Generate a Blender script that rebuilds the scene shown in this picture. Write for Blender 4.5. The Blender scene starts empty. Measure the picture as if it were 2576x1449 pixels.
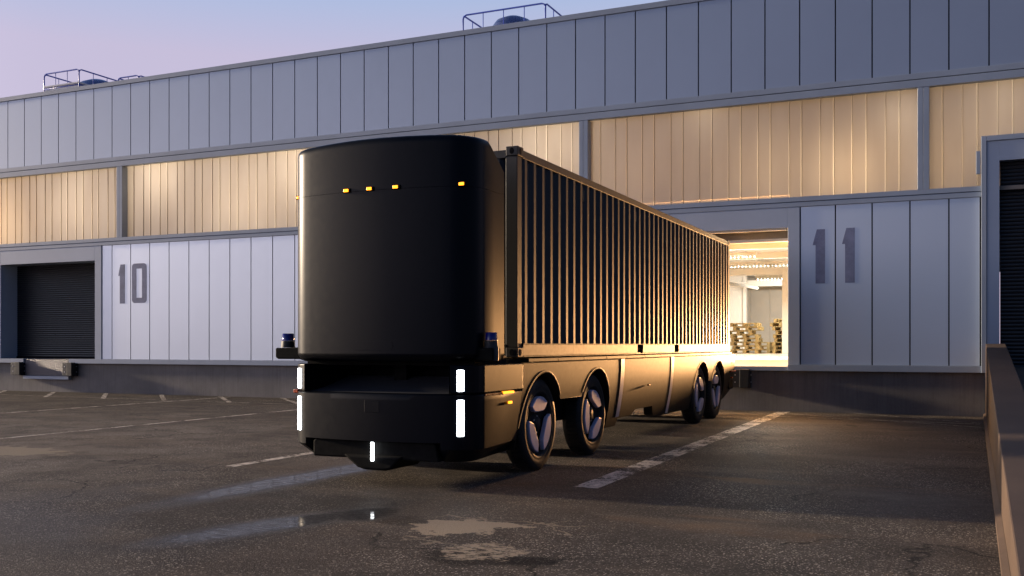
import bpy, math, random
from mathutils import Vector, Matrix
random.seed(7)
R = math.radians
scn = bpy.context.scene
col = scn.collection

# ------------------------------------------------------------------ camera
CAM_H = 1.63
TH = math.atan(1133 / 2504)
cd = bpy.data.cameras.new('camera')
cam = bpy.data.objects.new('camera', cd)
col.objects.link(cam)
cam.location = (0, 0, CAM_H)
cam.rotation_euler = (R(90), 0, TH)
cd.sensor_width = 36
cd.lens = 36 * 2504 / 2576
cd.shift_y = (868 - 724.5) / 2576
cd.clip_end = 2000
scn.camera = cam

# ------------------------------------------------------------------ world
SUN_EL, SUN_AZ = R(10), math.atan2(0.05, 1.0)     # light travels towards +X, a little towards +Y
wd = bpy.data.worlds.new('World')
scn.world = wd
wd.use_nodes = True
nt = wd.node_tree
nt.nodes.clear()
def wn(t, **k):
    n = nt.nodes.new(t)
    for a, b in k.items():
        setattr(n, a, b)
    return n
wl = nt.links.new
out = wn('ShaderNodeOutputWorld')
tc = wn('ShaderNodeTexCoord')
sx = wn('ShaderNodeSeparateXYZ')
wl(tc.outputs['Generated'], sx.inputs[0])
ramp = wn('ShaderNodeValToRGB')
cr = ramp.color_ramp
cr.elements[0].position = 0.0
cr.elements[0].color = (0.56, 0.45, 0.58, 1)
cr.elements[1].position = 1.0
cr.elements[1].color = (0.05, 0.08, 0.19, 1)
for p, c in ((0.12, (0.55, 0.47, 0.64, 1)), (0.27, (0.55, 0.49, 0.67, 1)), (0.335, (0.39, 0.49, 0.73, 1)), (0.48, (0.16, 0.25, 0.50, 1))):
    e = cr.elements.new(p)
    e.color = c
wl(sx.outputs['Z'], ramp.inputs[0])
# dusk glow in the half of the sky behind and to the left of the photographer
dot = wn('ShaderNodeVectorMath', operation='DOT_PRODUCT')
wl(tc.outputs['Generated'], dot.inputs[0])
dot.inputs[1].default_value = (-0.88, -0.47, 0.05)
mr = wn('ShaderNodeMapRange', interpolation_type='SMOOTHSTEP')
wl(dot.outputs['Value'], mr.inputs[0])
mr.inputs[1].default_value = 0.35
mr.inputs[2].default_value = 1.0
mr.inputs[3].default_value = 0.0
mr.inputs[4].default_value = 1.0
glow = wn('ShaderNodeMix', data_type='RGBA')
glow.inputs[6].default_value = (1, 1, 1, 1)
glow.inputs[7].default_value = (4.3, 4.4, 3.7, 1)
low = wn('ShaderNodeMapRange', interpolation_type='SMOOTHSTEP')   # the glow hugs the horizon
wl(sx.outputs['Z'], low.inputs[0])
low.inputs[1].default_value = 0.05
low.inputs[2].default_value = 0.50
low.inputs[3].default_value = 1.0
low.inputs[4].default_value = 0.0
gm = wn('ShaderNodeMath', operation='MULTIPLY')
wl(mr.outputs[0], gm.inputs[0])
wl(low.outputs[0], gm.inputs[1])
wl(gm.outputs[0], glow.inputs[0])
dot2 = wn('ShaderNodeVectorMath', operation='DOT_PRODUCT')
wl(tc.outputs['Generated'], dot2.inputs[0])
dot2.inputs[1].default_value = (0.80, -0.60, 0.0)
mr2 = wn('ShaderNodeMapRange', interpolation_type='SMOOTHSTEP')
wl(dot2.outputs['Value'], mr2.inputs[0])
mr2.inputs[1].default_value = -0.1
mr2.inputs[2].default_value = 0.85
mr2.inputs[3].default_value = 0.0
mr2.inputs[4].default_value = 1.0
m1 = wn('ShaderNodeVectorMath', operation='MULTIPLY')
wl(ramp.outputs[0], m1.inputs[0])
wl(glow.outputs[2], m1.inputs[1])
night = wn('ShaderNodeMix', data_type='RGBA')      # the darker, bluer side of the sky away from the sunset
night.inputs[6].default_value = (1, 1, 1, 1)
night.inputs[7].default_value = (0.075, 0.19, 0.34, 1)
wl(mr2.outputs[0], night.inputs[0])
m2 = wn('ShaderNodeVectorMath', operation='MULTIPLY')
wl(m1.outputs[0], m2.inputs[0])
wl(night.outputs[2], m2.inputs[1])
bg1 = wn('ShaderNodeBackground')
wl(m2.outputs[0], bg1.inputs[0])
bg1.inputs[1].default_value = 0.69
sky = wn('ShaderNodeTexSky', sky_type='NISHITA')
sky.sun_disc = False
sky.sun_elevation = SUN_EL
sky.sun_rotation = R(-90) - SUN_AZ
bg2 = wn('ShaderNodeBackground')
wl(sky.outputs[0], bg2.inputs[0])
bg2.inputs[1].default_value = 0.009
ad = wn('ShaderNodeAddShader')
wl(bg1.outputs[0], ad.inputs[0])
wl(bg2.outputs[0], ad.inputs[1])
wl(ad.outputs[0], out.inputs[0])

# ------------------------------------------------------------------ sun
sd = bpy.data.lights.new('sun', 'SUN')
so = bpy.data.objects.new('sun', sd)
col.objects.link(so)
sd.energy = 5.0
sd.angle = R(3.0)
sd.color = (1.0, 0.80, 0.58)
ldir = Vector((math.cos(SUN_EL) * math.cos(SUN_AZ), math.cos(SUN_EL) * math.sin(SUN_AZ), -math.sin(SUN_EL)))
so.rotation_euler = ldir.to_track_quat('-Z', 'Y').to_euler()
so.location = (-40, -5, 20)

scn.view_settings.view_transform = 'Standard'
scn.view_settings.look = 'None'
scn.view_settings.exposure = 0.5
scn.view_settings.gamma = 1
try:
    scn.cycles.max_bounces = 7
    scn.cycles.diffuse_bounces = 3
    scn.cycles.sample_clamp_indirect = 6
    scn.cycles.caustics_reflective = False
    scn.cycles.caustics_refractive = False
except Exception:
    pass

# ================================================================== helpers
def new_mat(name):
    m = bpy.data.materials.new(name)
    m.use_nodes = True
    t = m.node_tree
    b = t.nodes['Principled BSDF']
    return m, t, b

class NT:
    def __init__(s, t):
        s.t = t
    def n(s, typ, **k):
        x = s.t.nodes.new(typ)
        for a, b in k.items():
            setattr(x, a, b)
        return x
    def l(s, a, b):
        s.t.links.new(a, b)
    def _in(s, sock, v):
        if hasattr(v, 'is_linked') or isinstance(v, bpy.types.NodeSocket):
            s.l(v, sock)
        else:
            sock.default_value = v
    def math(s, op, a, b=0.0, c=0.0, clamp=False):
        x = s.n('ShaderNodeMath', operation=op, use_clamp=clamp)
        s._in(x.inputs[0], a); s._in(x.inputs[1], b); s._in(x.inputs[2], c)
        return x.outputs[0]
    def mix(s, f, a, b):
        x = s.n('ShaderNodeMix', data_type='RGBA')
        s._in(x.inputs[0], f); s._in(x.inputs[6], a); s._in(x.inputs[7], b)
        return x.outputs[2]
    def mixf(s, f, a, b):
        x = s.n('ShaderNodeMix', data_type='FLOAT')
        s._in(x.inputs[0], f); s._in(x.inputs[2], a); s._in(x.inputs[3], b)
        return x.outputs[0]
    def noise(s, vec, scale, detail=4, rough=0.55, dist=0.0):
        x = s.n('ShaderNodeTexNoise')
        s.l(vec, x.inputs['Vector'])
        x.inputs['Scale'].default_value = scale
        x.inputs['Detail'].default_value = detail
        x.inputs['Roughness'].default_value = rough
        x.inputs['Distortion'].default_value = dist
        return x.outputs['Fac']
    def ramp(s, v, lo, hi, a=0.0, b=1.0, smooth=True):
        x = s.n('ShaderNodeMapRange')
        if smooth:
            x.interpolation_type = 'SMOOTHSTEP'
        s._in(x.inputs[0], v)
        x.inputs[1].default_value = lo; x.inputs[2].default_value = hi
        s._in(x.inputs[3], a); s._in(x.inputs[4], b)
        return x.outputs[0]
    def coord(s):
        return s.n('ShaderNodeTexCoord').outputs['Object']
    def scale(s, vec, sc):
        x = s.n('ShaderNodeMapping')
        s.l(vec, x.inputs[0])
        x.inputs['Scale'].default_value = sc
        return x.outputs[0]

def painted(name, colr, rough=0.45, metal=0.0, var=0.12, streak=0.0, bump=0.0, vscale=1.2, spec=0.5, fine=0.0, rv=1.0):
    """Paint / metal with blotchy dirt, optional vertical rain streaks."""
    m, t, b = new_mat(name)
    q = NT(t)
    c = q.coord()
    n1 = q.noise(c, vscale, 5, 0.6)
    n2 = q.noise(c, vscale * 14, 3, 0.6)
    f = q.ramp(n1, 0.3, 0.75)
    dark = tuple(v * (1 - var * 2) for v in colr) + (1,)
    light = tuple(min(1, v * (1 + var * 0.4)) for v in colr) + (1,)
    cc = q.mix(f, dark, light)
    if streak:
        st = q.noise(q.scale(c, (6, 6, 0.22)), 2.0, 4, 0.65)
        sf = q.ramp(st, 0.42, 0.72, 0.0, streak)
        cc = q.mix(sf, cc, tuple(v * 0.45 for v in colr) + (1,))
    if fine:
        cc = q.mix(q.ramp(n2, 0.35, 0.7, 0, fine), cc, tuple(v * 0.6 for v in colr) + (1,))
    q.l(cc, b.inputs['Base Color'])
    rr = q.ramp(n2, 0.25, 0.8, max(0.02, rough - 0.07 * rv), min(1, rough + 0.1 * rv))
    q.l(rr, b.inputs['Roughness'])
    b.inputs['Metallic'].default_value = metal
    b.inputs['Specular IOR Level'].default_value = spec
    if bump:
        bp = q.n('ShaderNodeBump')
        bp.inputs['Strength'].default_value = bump
        bp.inputs['Distance'].default_value = 0.01
        q.l(q.noise(c, vscale * 30, 4, 0.6), bp.inputs['Height'])
        q.l(bp.outputs[0], b.inputs['Normal'])
    return m

def emis(name, colr, strength):
    m, t, b = new_mat(name)
    b.inputs['Base Color'].default_value = tuple(colr) + (1,)
    b.inputs['Emission Color'].default_value = tuple(colr) + (1,)
    b.inputs['Emission Strength'].default_value = strength
    b.inputs['Roughness'].default_value = 0.3
    return m

class MB:
    def __init__(s):
        s.v = []; s.f = []; s.sm = []
    def add(s, vs, fs, smooth=False):
        o = len(s.v)
        s.v += [tuple(v) for v in vs]
        s.f += [tuple(i + o for i in f) for f in fs]
        s.sm += [smooth] * len(fs)
        return s
    def box(s, x0, x1, y0, y1, z0, z1):
        vs = [(x0, y0, z0), (x1, y0, z0), (x1, y1, z0), (x0, y1, z0), (x0, y0, z1), (x1, y0, z1), (x1, y1, z1), (x0, y1, z1)]
        return s.add(vs, [(0, 3, 2, 1), (4, 5, 6, 7), (0, 1, 5, 4), (1, 2, 6, 5), (2, 3, 7, 6), (3, 0, 4, 7)])
    def prism(s, pts, a0, a1, axis='y'):
        """polygon pts extruded from a0 to a1 along axis. pts: for y -> (x,z); for x -> (y,z); for z -> (x,y)"""
        def mk(p, a):
            return {'y': (p[0], a, p[1]), 'x': (a, p[0], p[1]), 'z': (p[0], p[1], a)}[axis]
        n = len(pts)
        vs = [mk(p, a0) for p in pts] + [mk(p, a1) for p in pts]
        fs = [tuple(range(n))[::-1], tuple(range(n, 2 * n))]
        fs += [(i, (i + 1) % n, (i + 1) % n + n, i + n) for i in range(n)]
        return s.add(vs, fs)
    def tube(s, path, r, n=8, closed=False):
        P = [Vector(p) for p in path]
        rings = []
        for i, p in enumerate(P):
            a = P[max(0, i - 1)]; b = P[min(len(P) - 1, i + 1)]
            d = (b - a).normalized()
            u = d.cross(Vector((0, 0, 1)))
            if u.length < 1e-3:
                u = Vector((1, 0, 0))
            u.normalize(); w = d.cross(u)
            rings.append([p + (u * math.cos(k * 2 * math.pi / n) + w * math.sin(k * 2 * math.pi / n)) * r for k in range(n)])
        vs = [v for g in rings for v in g]
        fs = [(i * n + k, i * n + (k + 1) % n, (i + 1) * n + (k + 1) % n, (i + 1) * n + k) for i in range(len(P) - 1) for k in range(n)]
        fs += [tuple(range(n))[::-1], tuple(range((len(P) - 1) * n, len(P) * n))]
        return s.add(vs, fs, True)
    def lathe(s, prof, axis='x', c=(0, 0, 0), n=48):
        """prof: list of (axial, radius)"""
        vs = []
        for a, r in prof:
            for k in range(n):
                t = 2 * math.pi * k / n
                if axis == 'x':
                    vs.append((c[0] + a, c[1] + r * math.cos(t), c[2] + r * math.sin(t)))
                else:
                    vs.append((c[0] + r * math.cos(t), c[1] + r * math.sin(t), c[2] + a))
        fs = [(i * n + k, i * n + (k + 1) % n, (i + 1) * n + (k + 1) % n, (i + 1) * n + k) for i in range(len(prof) - 1) for k in range(n)]
        if prof[0][1] > 1e-4:
            fs.append(tuple(range(n))[::-1])
        if prof[-1][1] > 1e-4:
            fs.append(tuple(range((len(prof) - 1) * n, len(prof) * n)))
        return s.add(vs, fs, True)
    def grid(s, rows, smooth=True, flip=False):
        n = len(rows[0])
        vs = [v for r in rows for v in r]
        fs = []
        for i in range(len(rows) - 1):
            for k in range(n - 1):
                q = (i * n + k, i * n + k + 1, (i + 1) * n + k + 1, (i + 1) * n + k)
                fs.append(q[::-1] if flip else q)
        return s.add(vs, fs, smooth)
    def pieces(s):
        """split into connected pieces"""
        par = list(range(len(s.v)))
        def find(a):
            while par[a] != a:
                par[a] = par[par[a]]; a = par[a]
            return a
        for f in s.f:
            for i in f[1:]:
                par[find(i)] = find(f[0])
        groups = {}
        for f, q in zip(s.f, s.sm):
            groups.setdefault(find(f[0]), []).append((f, q))
        res = []
        for fl in groups.values():
            m = MB(); ids = {}
            for f, q in fl:
                for i in f:
                    if i not in ids:
                        ids[i] = len(m.v); m.v.append(s.v[i])
                m.f.append(tuple(ids[i] for i in f)); m.sm.append(q)
            res.append(m)
        return res
    def build_each(s, name, mat, parent=None, **k):
        return [m.build(name, mat, parent, **k) for m in s.pieces()]
    def build(s, name, mat, parent=None, bevel=0.0, seg=2, label=None, recalc=True, autos=None):
        me = bpy.data.meshes.new(name)
        me.from_pydata(s.v, [], s.f)
        for p, q in zip(me.polygons, s.sm):
            p.use_smooth = q
        if recalc:
            import bmesh
            bm = bmesh.new(); bm.from_mesh(me)
            bmesh.ops.recalc_face_normals(bm, faces=bm.faces)
            bm.to_mesh(me); bm.free()
        me.materials.append(mat)
        if autos:
            for p in me.polygons:
                p.use_smooth = True
            try:
                me.set_sharp_from_angle(angle=R(autos))
            except Exception:
                pass
        o = bpy.data.objects.new(name, me)
        col.objects.link(o)
        if parent:
            o.parent = parent
            o.matrix_parent_inverse = Matrix.Translation(-parent_world(parent))
        if bevel:
            md = o.modifiers.new('bevel', 'BEVEL')
            md.width = bevel; md.segments = seg; md.limit_method = 'ANGLE'; md.angle_limit = R(35)
            md.harden_normals = False
        if label:
            o['label'] = label
        return o

def parent_world(p):
    v = Vector(p.location)
    return v

def tag(o, label, cat, group=None, kind=None):
    if label: o['label'] = label
    if cat: o['category'] = cat
    if group: o['group'] = group
    if kind: o['kind'] = kind
    return o
def empty(name, loc, label, cat, group=None):
    o = bpy.data.objects.new(name, None)
    col.objects.link(o)
    o.location = loc
    o.empty_display_size = 0.3
    return tag(o, label, cat, group)
def struct(o):
    o['kind'] = 'structure'
    return o
def kids(o):
    return [c for c in bpy.data.objects if c.parent == o]
def copy_tree(o, parent=None, off=None):
    c = o.copy()
    col.objects.link(c)
    if parent is not None:
        c.parent = parent
    for k in kids(o):
        copy_tree(k, c)
    return c

# ================================================================== materials
M = {}
M['panel_up'] = painted('upper_panel_paint', (0.31, 0.365, 0.455), 0.38, metal=0.3, rv=0.3, var=0.02, vscale=0.3)
M['panel_low'] = painted('lower_panel_paint', (0.58, 0.64, 0.71), 0.36, metal=0.45, rv=0.3, var=0.015, vscale=0.3)
M['trim'] = painted('trim_paint', (0.33, 0.38, 0.45), 0.45, var=0.06, vscale=0.8)
M['surround'] = painted('surround_paint', (0.42, 0.47, 0.54), 0.45, var=0.04, vscale=0.6)
M['seam'] = painted('dark_seam', (0.004, 0.004, 0.007), 0.85, spec=0.1)
M['inner_white'] = painted('interior_white', (0.80, 0.76, 0.68), 0.5, var=0.03, vscale=0.6)
M['inner_wall'] = painted('interior_wall', (0.62, 0.56, 0.47), 0.6, var=0.04)
M['inner_dark'] = painted('interior_brown', (0.30, 0.24, 0.18), 0.6)
M['inner_floor'] = painted('interior_floor', (0.42, 0.36, 0.28), 0.28, var=0.1, vscale=0.7)
M['pallet'] = painted('pallet_wood', (0.34, 0.24, 0.09), 0.7, var=0.2, vscale=3)
M['shutter'] = painted('shutter_black', (0.016, 0.016, 0.018), 0.38, metal=0.0, var=0.1)
M['bumper_rubber'] = painted('bumper_rubber', (0.012, 0.012, 0.013), 0.6, var=0.2)
M['bumper_plate'] = painted('bumper_side_plate', (0.022, 0.021, 0.023), 0.55, var=0.2)
M['bolt'] = painted('bolt_zinc', (0.5, 0.5, 0.5), 0.35, metal=0.8)
M['rail_blue'] = painted('rail_blue', (0.07, 0.12, 0.55), 0.4, var=0.1)
M['dome'] = painted('dome_metal', (0.20, 0.24, 0.40), 0.25, metal=0.7, var=0.05)
M['roof_box'] = painted('roof_curb', (0.62, 0.60, 0.60), 0.5, var=0.05)
M['digit'] = painted('digit_paint', (0.23, 0.25, 0.37), 0.6, var=0.14, vscale=3.0, fine=0.25)
M['cab'] = painted('cab_satin_black', (0.0022, 0.0030, 0.0055), 0.34, spec=0.12, var=0.06, vscale=1.0, fine=0.1, rv=0.25)
M['skirt'] = painted('chassis_satin_charcoal', (0.012, 0.010, 0.008), 0.56, var=0.05, vscale=1.0, rv=0.25, spec=0.12)
M['shelf'] = painted('shelf_satin', (0.035, 0.038, 0.048), 0.5, var=0.05, rv=0.3)
M['black'] = painted('underbody_black', (0.004, 0.004, 0.004), 0.8, var=0.1, spec=0.12)
M['container'] = painted('container_paint', (0.020, 0.016, 0.013), 0.56, var=0.14, vscale=1.4, fine=0.2, rv=0.5)
M['container_rib'] = painted('container_rib_paint', (0.007, 0.007, 0.011), 0.56, var=0.10, vscale=1.4, rv=0.2)
M['tyre'] = painted('tyre_rubber', (0.016, 0.0155, 0.015), 0.62, spec=0.3, var=0.15, vscale=4)
M['rim'] = painted('rim_black', (0.008, 0.008, 0.010), 0.55, var=0.1, spec=0.2)
M['blade'] = painted('wheel_blade_lilac', (0.58, 0.54, 0.66), 0.42, var=0.08, vscale=5, fine=0.2)
M['strap'] = painted('skirt_band_steel', (0.50, 0.52, 0.62), 0.35, metal=0.2, var=0.05)
M['led'] = emis('led_white', (0.93, 0.97, 1.0), 5.0)
M['led_small'] = emis('led_small', (0.93, 0.97, 1.0), 7.0)
M['amber'] = emis('amber_lit', (1.0, 0.30, 0.012), 2.4)
M['amber_off'] = painted('amber_lens', (0.55, 0.10, 0.03), 0.25)
M['amber_dim'] = painted('amber_dim_lens', (0.22, 0.03, 0.012), 0.25)
M['sensor_blue'] = painted('sensor_glass', (0.01, 0.012, 0.16), 0.08, var=0.02)
M['lamp_tube'] = emis('lamp_tube', (1.0, 0.86, 0.62), 6.0)
M['lamp_body'] = painted('lamp_housing', (0.7, 0.66, 0.58), 0.5)

def concrete(name, colr, streak=True):
    m, t, b = new_mat(name)
    q = NT(t); c = q.coord()
    a = q.noise(c, 0.7, 6, 0.6)
    st = q.noise(q.scale(c, (9, 9, 0.35)), 2.2, 5, 0.7)
    fi = q.noise(c, 60, 3, 0.6)
    base = q.mix(q.ramp(a, 0.3, 0.75), tuple(v * 0.68 for v in colr) + (1,), tuple(v * 1.12 for v in colr) + (1,))
    base = q.mix(q.ramp(st, 0.40, 0.75, 0, 0.5 if streak else 0.15), base, tuple(v * 0.5 for v in colr) + (1,))
    base = q.mix(q.ramp(fi, 0.4, 0.75, 0, 0.25), base, tuple(v * 1.35 for v in colr) + (1,))
    q.l(base, b.inputs['Base Color'])
    b.inputs['Roughness'].default_value = 0.75
    bp = q.n('ShaderNodeBump'); bp.inputs['Strength'].default_value = 0.35; bp.inputs['Distance'].default_value = 0.01
    q.l(q.noise(c, 90, 5, 0.65), bp.inputs['Height']); q.l(bp.outputs[0], b.inputs['Normal'])
    return m
M['concrete'] = concrete('plinth_concrete', (0.20, 0.18, 0.165))
M['rampwall'] = concrete('ramp_wall_concrete', (0.105, 0.064, 0.040), False)
M['ramp'] = concrete('ramp_concrete', (0.14, 0.11, 0.08), False)

# ---- wet worn asphalt
def asphalt():
    m, t, b = new_mat('asphalt')
    q = NT(t); c = q.coord()
    sep = q.n('ShaderNodeSeparateXYZ'); q.l(c, sep.inputs[0])
    def ell(cx, cy, a, bb, ang, edge_scale=1.2, edge=0.55, det=5):
        """1 inside a ragged ellipse, falling to 0 outside"""
        mp = q.n('ShaderNodeMapping', vector_type='TEXTURE')
        q.l(c, mp.inputs[0])
        mp.inputs['Location'].default_value = (cx, cy, 0)
        mp.inputs['Rotation'].default_value = (0, 0, R(ang))
        mp.inputs['Scale'].default_value = (a, bb, 1)
        ln = q.n('ShaderNodeVectorMath', operation='LENGTH'); q.l(mp.outputs[0], ln.inputs[0])
        nn = q.noise(c, edge_scale, det, 0.62)
        return q.math('SUBTRACT', q.math('ADD', 1.0, q.math('MULTIPLY', q.math('SUBTRACT', nn, 0.5), edge * 2)), ln.outputs['Value'])
    big = q.noise(c, 0.16, 5, 0.6)
    mid = q.noise(c, 1.1, 6, 0.62)
    streaky = q.noise(q.scale(c, (0.35, 1.3, 1)), 0.8, 5, 0.6)
    fine = q.noise(c, 45, 4, 0.7)
    vor = q.n('ShaderNodeTexVoronoi'); q.l(c, vor.inputs['Vector']); vor.inputs['Scale'].default_value = 85
    vr = q.n('ShaderNodeSeparateColor'); q.l(vor.outputs['Color'], vr.inputs[0])
    base = q.mix(q.ramp(big, 0.3, 0.7), (0.054, 0.044, 0.036, 1), (0.135, 0.110, 0.088, 1))
    sun_tint = q.ramp(ell(-17.5, 11.0, 14.0, 10.0, 20, 0.2, 0.4), 0.0, 0.7)  # left yard lightened: sunlight painted into the asphalt colour
    base = q.mix(q.math('MULTIPLY', sun_tint, 0.85), base, (0.225, 0.19, 0.155, 1))
    base = q.mix(q.ramp(mid, 0.40, 0.62, 0, 0.65), base, (0.050, 0.041, 0.034, 1))
    base = q.mix(q.ramp(streaky, 0.50, 0.66, 0, 0.6), base, (0.155, 0.12, 0.09, 1))
    base = q.mix(q.ramp(fine, 0.35, 0.65, 0.0, 0.45), base, (0.035, 0.032, 0.03, 1))
    # pale aggregate stones, more where the binder has worn off
    worn = q.ramp(q.noise(c, 0.5, 3, 0.5), 0.35, 0.70)
    st = q.math('MULTIPLY', q.ramp(vr.outputs[0], 0.84, 0.96), q.mixf(worn, 0.25, 1.0))
    stcol = q.mix(vr.outputs[1], (0.22, 0.18, 0.14, 1), (0.66, 0.56, 0.44, 1))
    base = q.mix(st, base, stcol)
    # cracks
    wob = q.n('ShaderNodeVectorMath', operation='ADD')
    nz = q.n('ShaderNodeTexNoise'); q.l(c, nz.inputs['Vector']); nz.inputs['Scale'].default_value = 1.6; nz.inputs['Detail'].default_value = 6
    sc = q.n('ShaderNodeVectorMath', operation='SCALE'); q.l(nz.outputs['Color'], sc.inputs[0]); sc.inputs['Scale'].default_value = 0.9
    q.l(c, wob.inputs[0]); q.l(sc.outputs[0], wob.inputs[1])
    vc = q.n('ShaderNodeTexVoronoi', feature='DISTANCE_TO_EDGE'); q.l(wob.outputs[0], vc.inputs['Vector']); vc.inputs['Scale'].default_value = 0.33
    crack = q.ramp(vc.outputs['Distance'], 0.0015, 0.010, 1.0, 0.0)
    crack = q.math('MULTIPLY', crack, q.ramp(q.noise(c, 0.45, 2), 0.46, 0.58))
    base = q.mix(q.math('MULTIPLY', crack, 0.85), base, (0.012, 0.011, 0.01, 1))
    # pale washed sand patch in front of the truck, its thin fingers, and the oily stain beside it
    p1 = ell(-4.12, 7.93, 0.40, 0.36, 20, 5.5, 1.35, 8)
    p1b = ell(-3.87, 8.17, 0.34, 0.13, 0, 7.0, 1.1, 8)
    p2 = ell(-3.45, 7.05, 0.36, 0.36, 10, 5.0, 0.9, 8)
    brk = q.ramp(q.noise(q.scale(c, (1, 2.2, 1)), 9, 6, 0.7), 0.44, 0.53)
    a1 = q.ramp(q.math('MAXIMUM', p1, p1b), 0.0, 0.05)
    a2 = q.math('MULTIPLY', q.ramp(p2, 0.0, 0.15), brk)
    vc2 = q.n('ShaderNodeTexVoronoi', feature='DISTANCE_TO_EDGE'); q.l(wob.outputs[0], vc2.inputs['Vector']); vc2.inputs['Scale'].default_value = 0.9
    fing = q.math('MULTIPLY', q.ramp(vc2.outputs['Distance'], 0.003, 0.016, 1.0, 0.0), q.ramp(ell(-3.75, 7.9, 0.95, 1.1, 0), 0.0, 0.3))
    sand = q.math('MAXIMUM', q.math('MAXIMUM', a1, a2), q.math('MULTIPLY', fing, 0.7))
    oil = q.math('MAXIMUM', q.ramp(ell(-3.05, 6.90, 0.36, 0.17, 0, 3, 0.6), 0, 0.4), q.math('MULTIPLY', q.ramp(ell(-3.45, 6.85, 0.6, 0.36, 0, 3, 0.6), 0, 0.4), 0.85))
    oil = q.math('MAXIMUM', oil, q.math('MULTIPLY', q.ramp(ell(-4.85, 8.0, 0.55, 0.28, 0, 3, 0.6), 0, 0.4), 0.7))
    base = q.mix(q.math('MULTIPLY', oil, 0.85), base, (0.010, 0.009, 0.009, 1))
    base = q.mix(sand, base, (0.36, 0.285, 0.20, 1))
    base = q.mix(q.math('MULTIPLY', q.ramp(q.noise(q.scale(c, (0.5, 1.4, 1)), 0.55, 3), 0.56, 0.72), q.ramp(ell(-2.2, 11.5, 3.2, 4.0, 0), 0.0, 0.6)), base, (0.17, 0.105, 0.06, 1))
    lp = q.ramp(ell(-13.7, 10.6, 1.6, 0.75, 10, 2.6, 0.9, 7), 0.0, 0.25)
    base = q.mix(q.math('MULTIPLY', lp, 0.85), base, (0.30, 0.25, 0.18, 1))
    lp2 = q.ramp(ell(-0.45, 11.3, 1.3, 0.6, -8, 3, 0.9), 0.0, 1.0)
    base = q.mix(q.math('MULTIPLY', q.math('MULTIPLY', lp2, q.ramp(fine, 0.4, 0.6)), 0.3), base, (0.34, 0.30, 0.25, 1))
    # wetness: damp sheen in broad patches, two shallow standing puddles
    pa = q.math('MAXIMUM', ell(-7.36, 10.4, 0.36, 2.8, -2, 1.2, 0.30), ell(-5.72, 7.25, 0.30, 1.15, -17, 1.2, 0.30))
    pa = q.math('MAXIMUM', pa, ell(-5.25, 8.2, 0.30, 0.45, 0, 1.2, 0.3))
    pud = q.ramp(q.math('ADD', pa, q.math('MULTIPLY', q.math('SUBTRACT', q.noise(c, 14, 5, 0.7), 0.5), 1.1)), 0.05, 0.38)
    ripple = q.ramp(q.noise(q.scale(c, (1.5, 9.0, 1)), 3.2, 6, 0.7), 0.40, 0.56, 0.12, 1.0)
    pud = q.math('MULTIPLY', q.math('MULTIPLY', pud, ripple), 0.6)
    damp = q.math('MULTIPLY', q.ramp(q.noise(c, 0.28, 4, 0.55), 0.45, 0.65), q.ramp(ell(-6.8, 8.3, 4.2, 4.2, 0, 0.5, 0.3), 0.0, 0.6))
    damp = q.math('MAXIMUM', damp, q.ramp(pa, -0.5, 0.1))
    base = q.mix(q.math('MULTIPLY', damp, 0.35), base, (0.035, 0.031, 0.030, 1))
    base = q.mix(q.math('MULTIPLY', q.ramp(pa, 0.0, 0.3), 0.6), base, (0.020, 0.018, 0.018, 1))
    q.l(base, b.inputs['Base Color'])
    rg = q.ramp(fine, 0.3, 0.7, 0.58, 0.88)
    rg = q.mixf(q.math('MULTIPLY', st, 0.6), rg, 0.25)
    rg = q.mixf(q.math('MULTIPLY', damp, 0.5), rg, 0.34)
    q.l(rg, b.inputs['Roughness'])
    b.inputs['Specular IOR Level'].default_value = 0.5
    q.l(q.mixf(damp, 0.08, 0.20), b.inputs['Specular IOR Level'])
    h = q.math('ADD', q.math('MULTIPLY', fine, 0.8), q.math('MULTIPLY', q.math('SUBTRACT', 1.0, vor.outputs['Distance']), 0.6))
    h = q.math('ADD', h, q.math('MULTIPLY', mid, 1.8))
    bp = q.n('ShaderNodeBump'); bp.inputs['Distance'].default_value = 0.012
    bp.inputs['Strength'].default_value = 0.5
    q.l(h, bp.inputs['Height']); q.l(bp.outputs[0], b.inputs['Normal'])
    w = q.n('ShaderNodeBsdfPrincipled')          # film of standing water over the stones
    w.inputs['Base Color'].default_value = (0.018, 0.016, 0.016, 1)
    w.inputs['Roughness'].default_value = 0.03
    w.inputs['IOR'].default_value = 1.33
    bw = q.n('ShaderNodeBump'); bw.inputs['Strength'].default_value = 0.010; bw.inputs['Distance'].default_value = 0.012
    q.l(h, bw.inputs['Height']); q.l(bw.outputs[0], w.inputs['Normal'])
    mx = q.n('ShaderNodeMixShader')
    q.l(q.math('MULTIPLY', pud, 0.78), mx.inputs[0]); q.l(b.outputs[0], mx.inputs[1]); q.l(w.outputs[0], mx.inputs[2])
    q.l(mx.outputs[0], t.nodes['Material Output'].inputs[0])
    return m
M['asphalt'] = asphalt()

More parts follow.
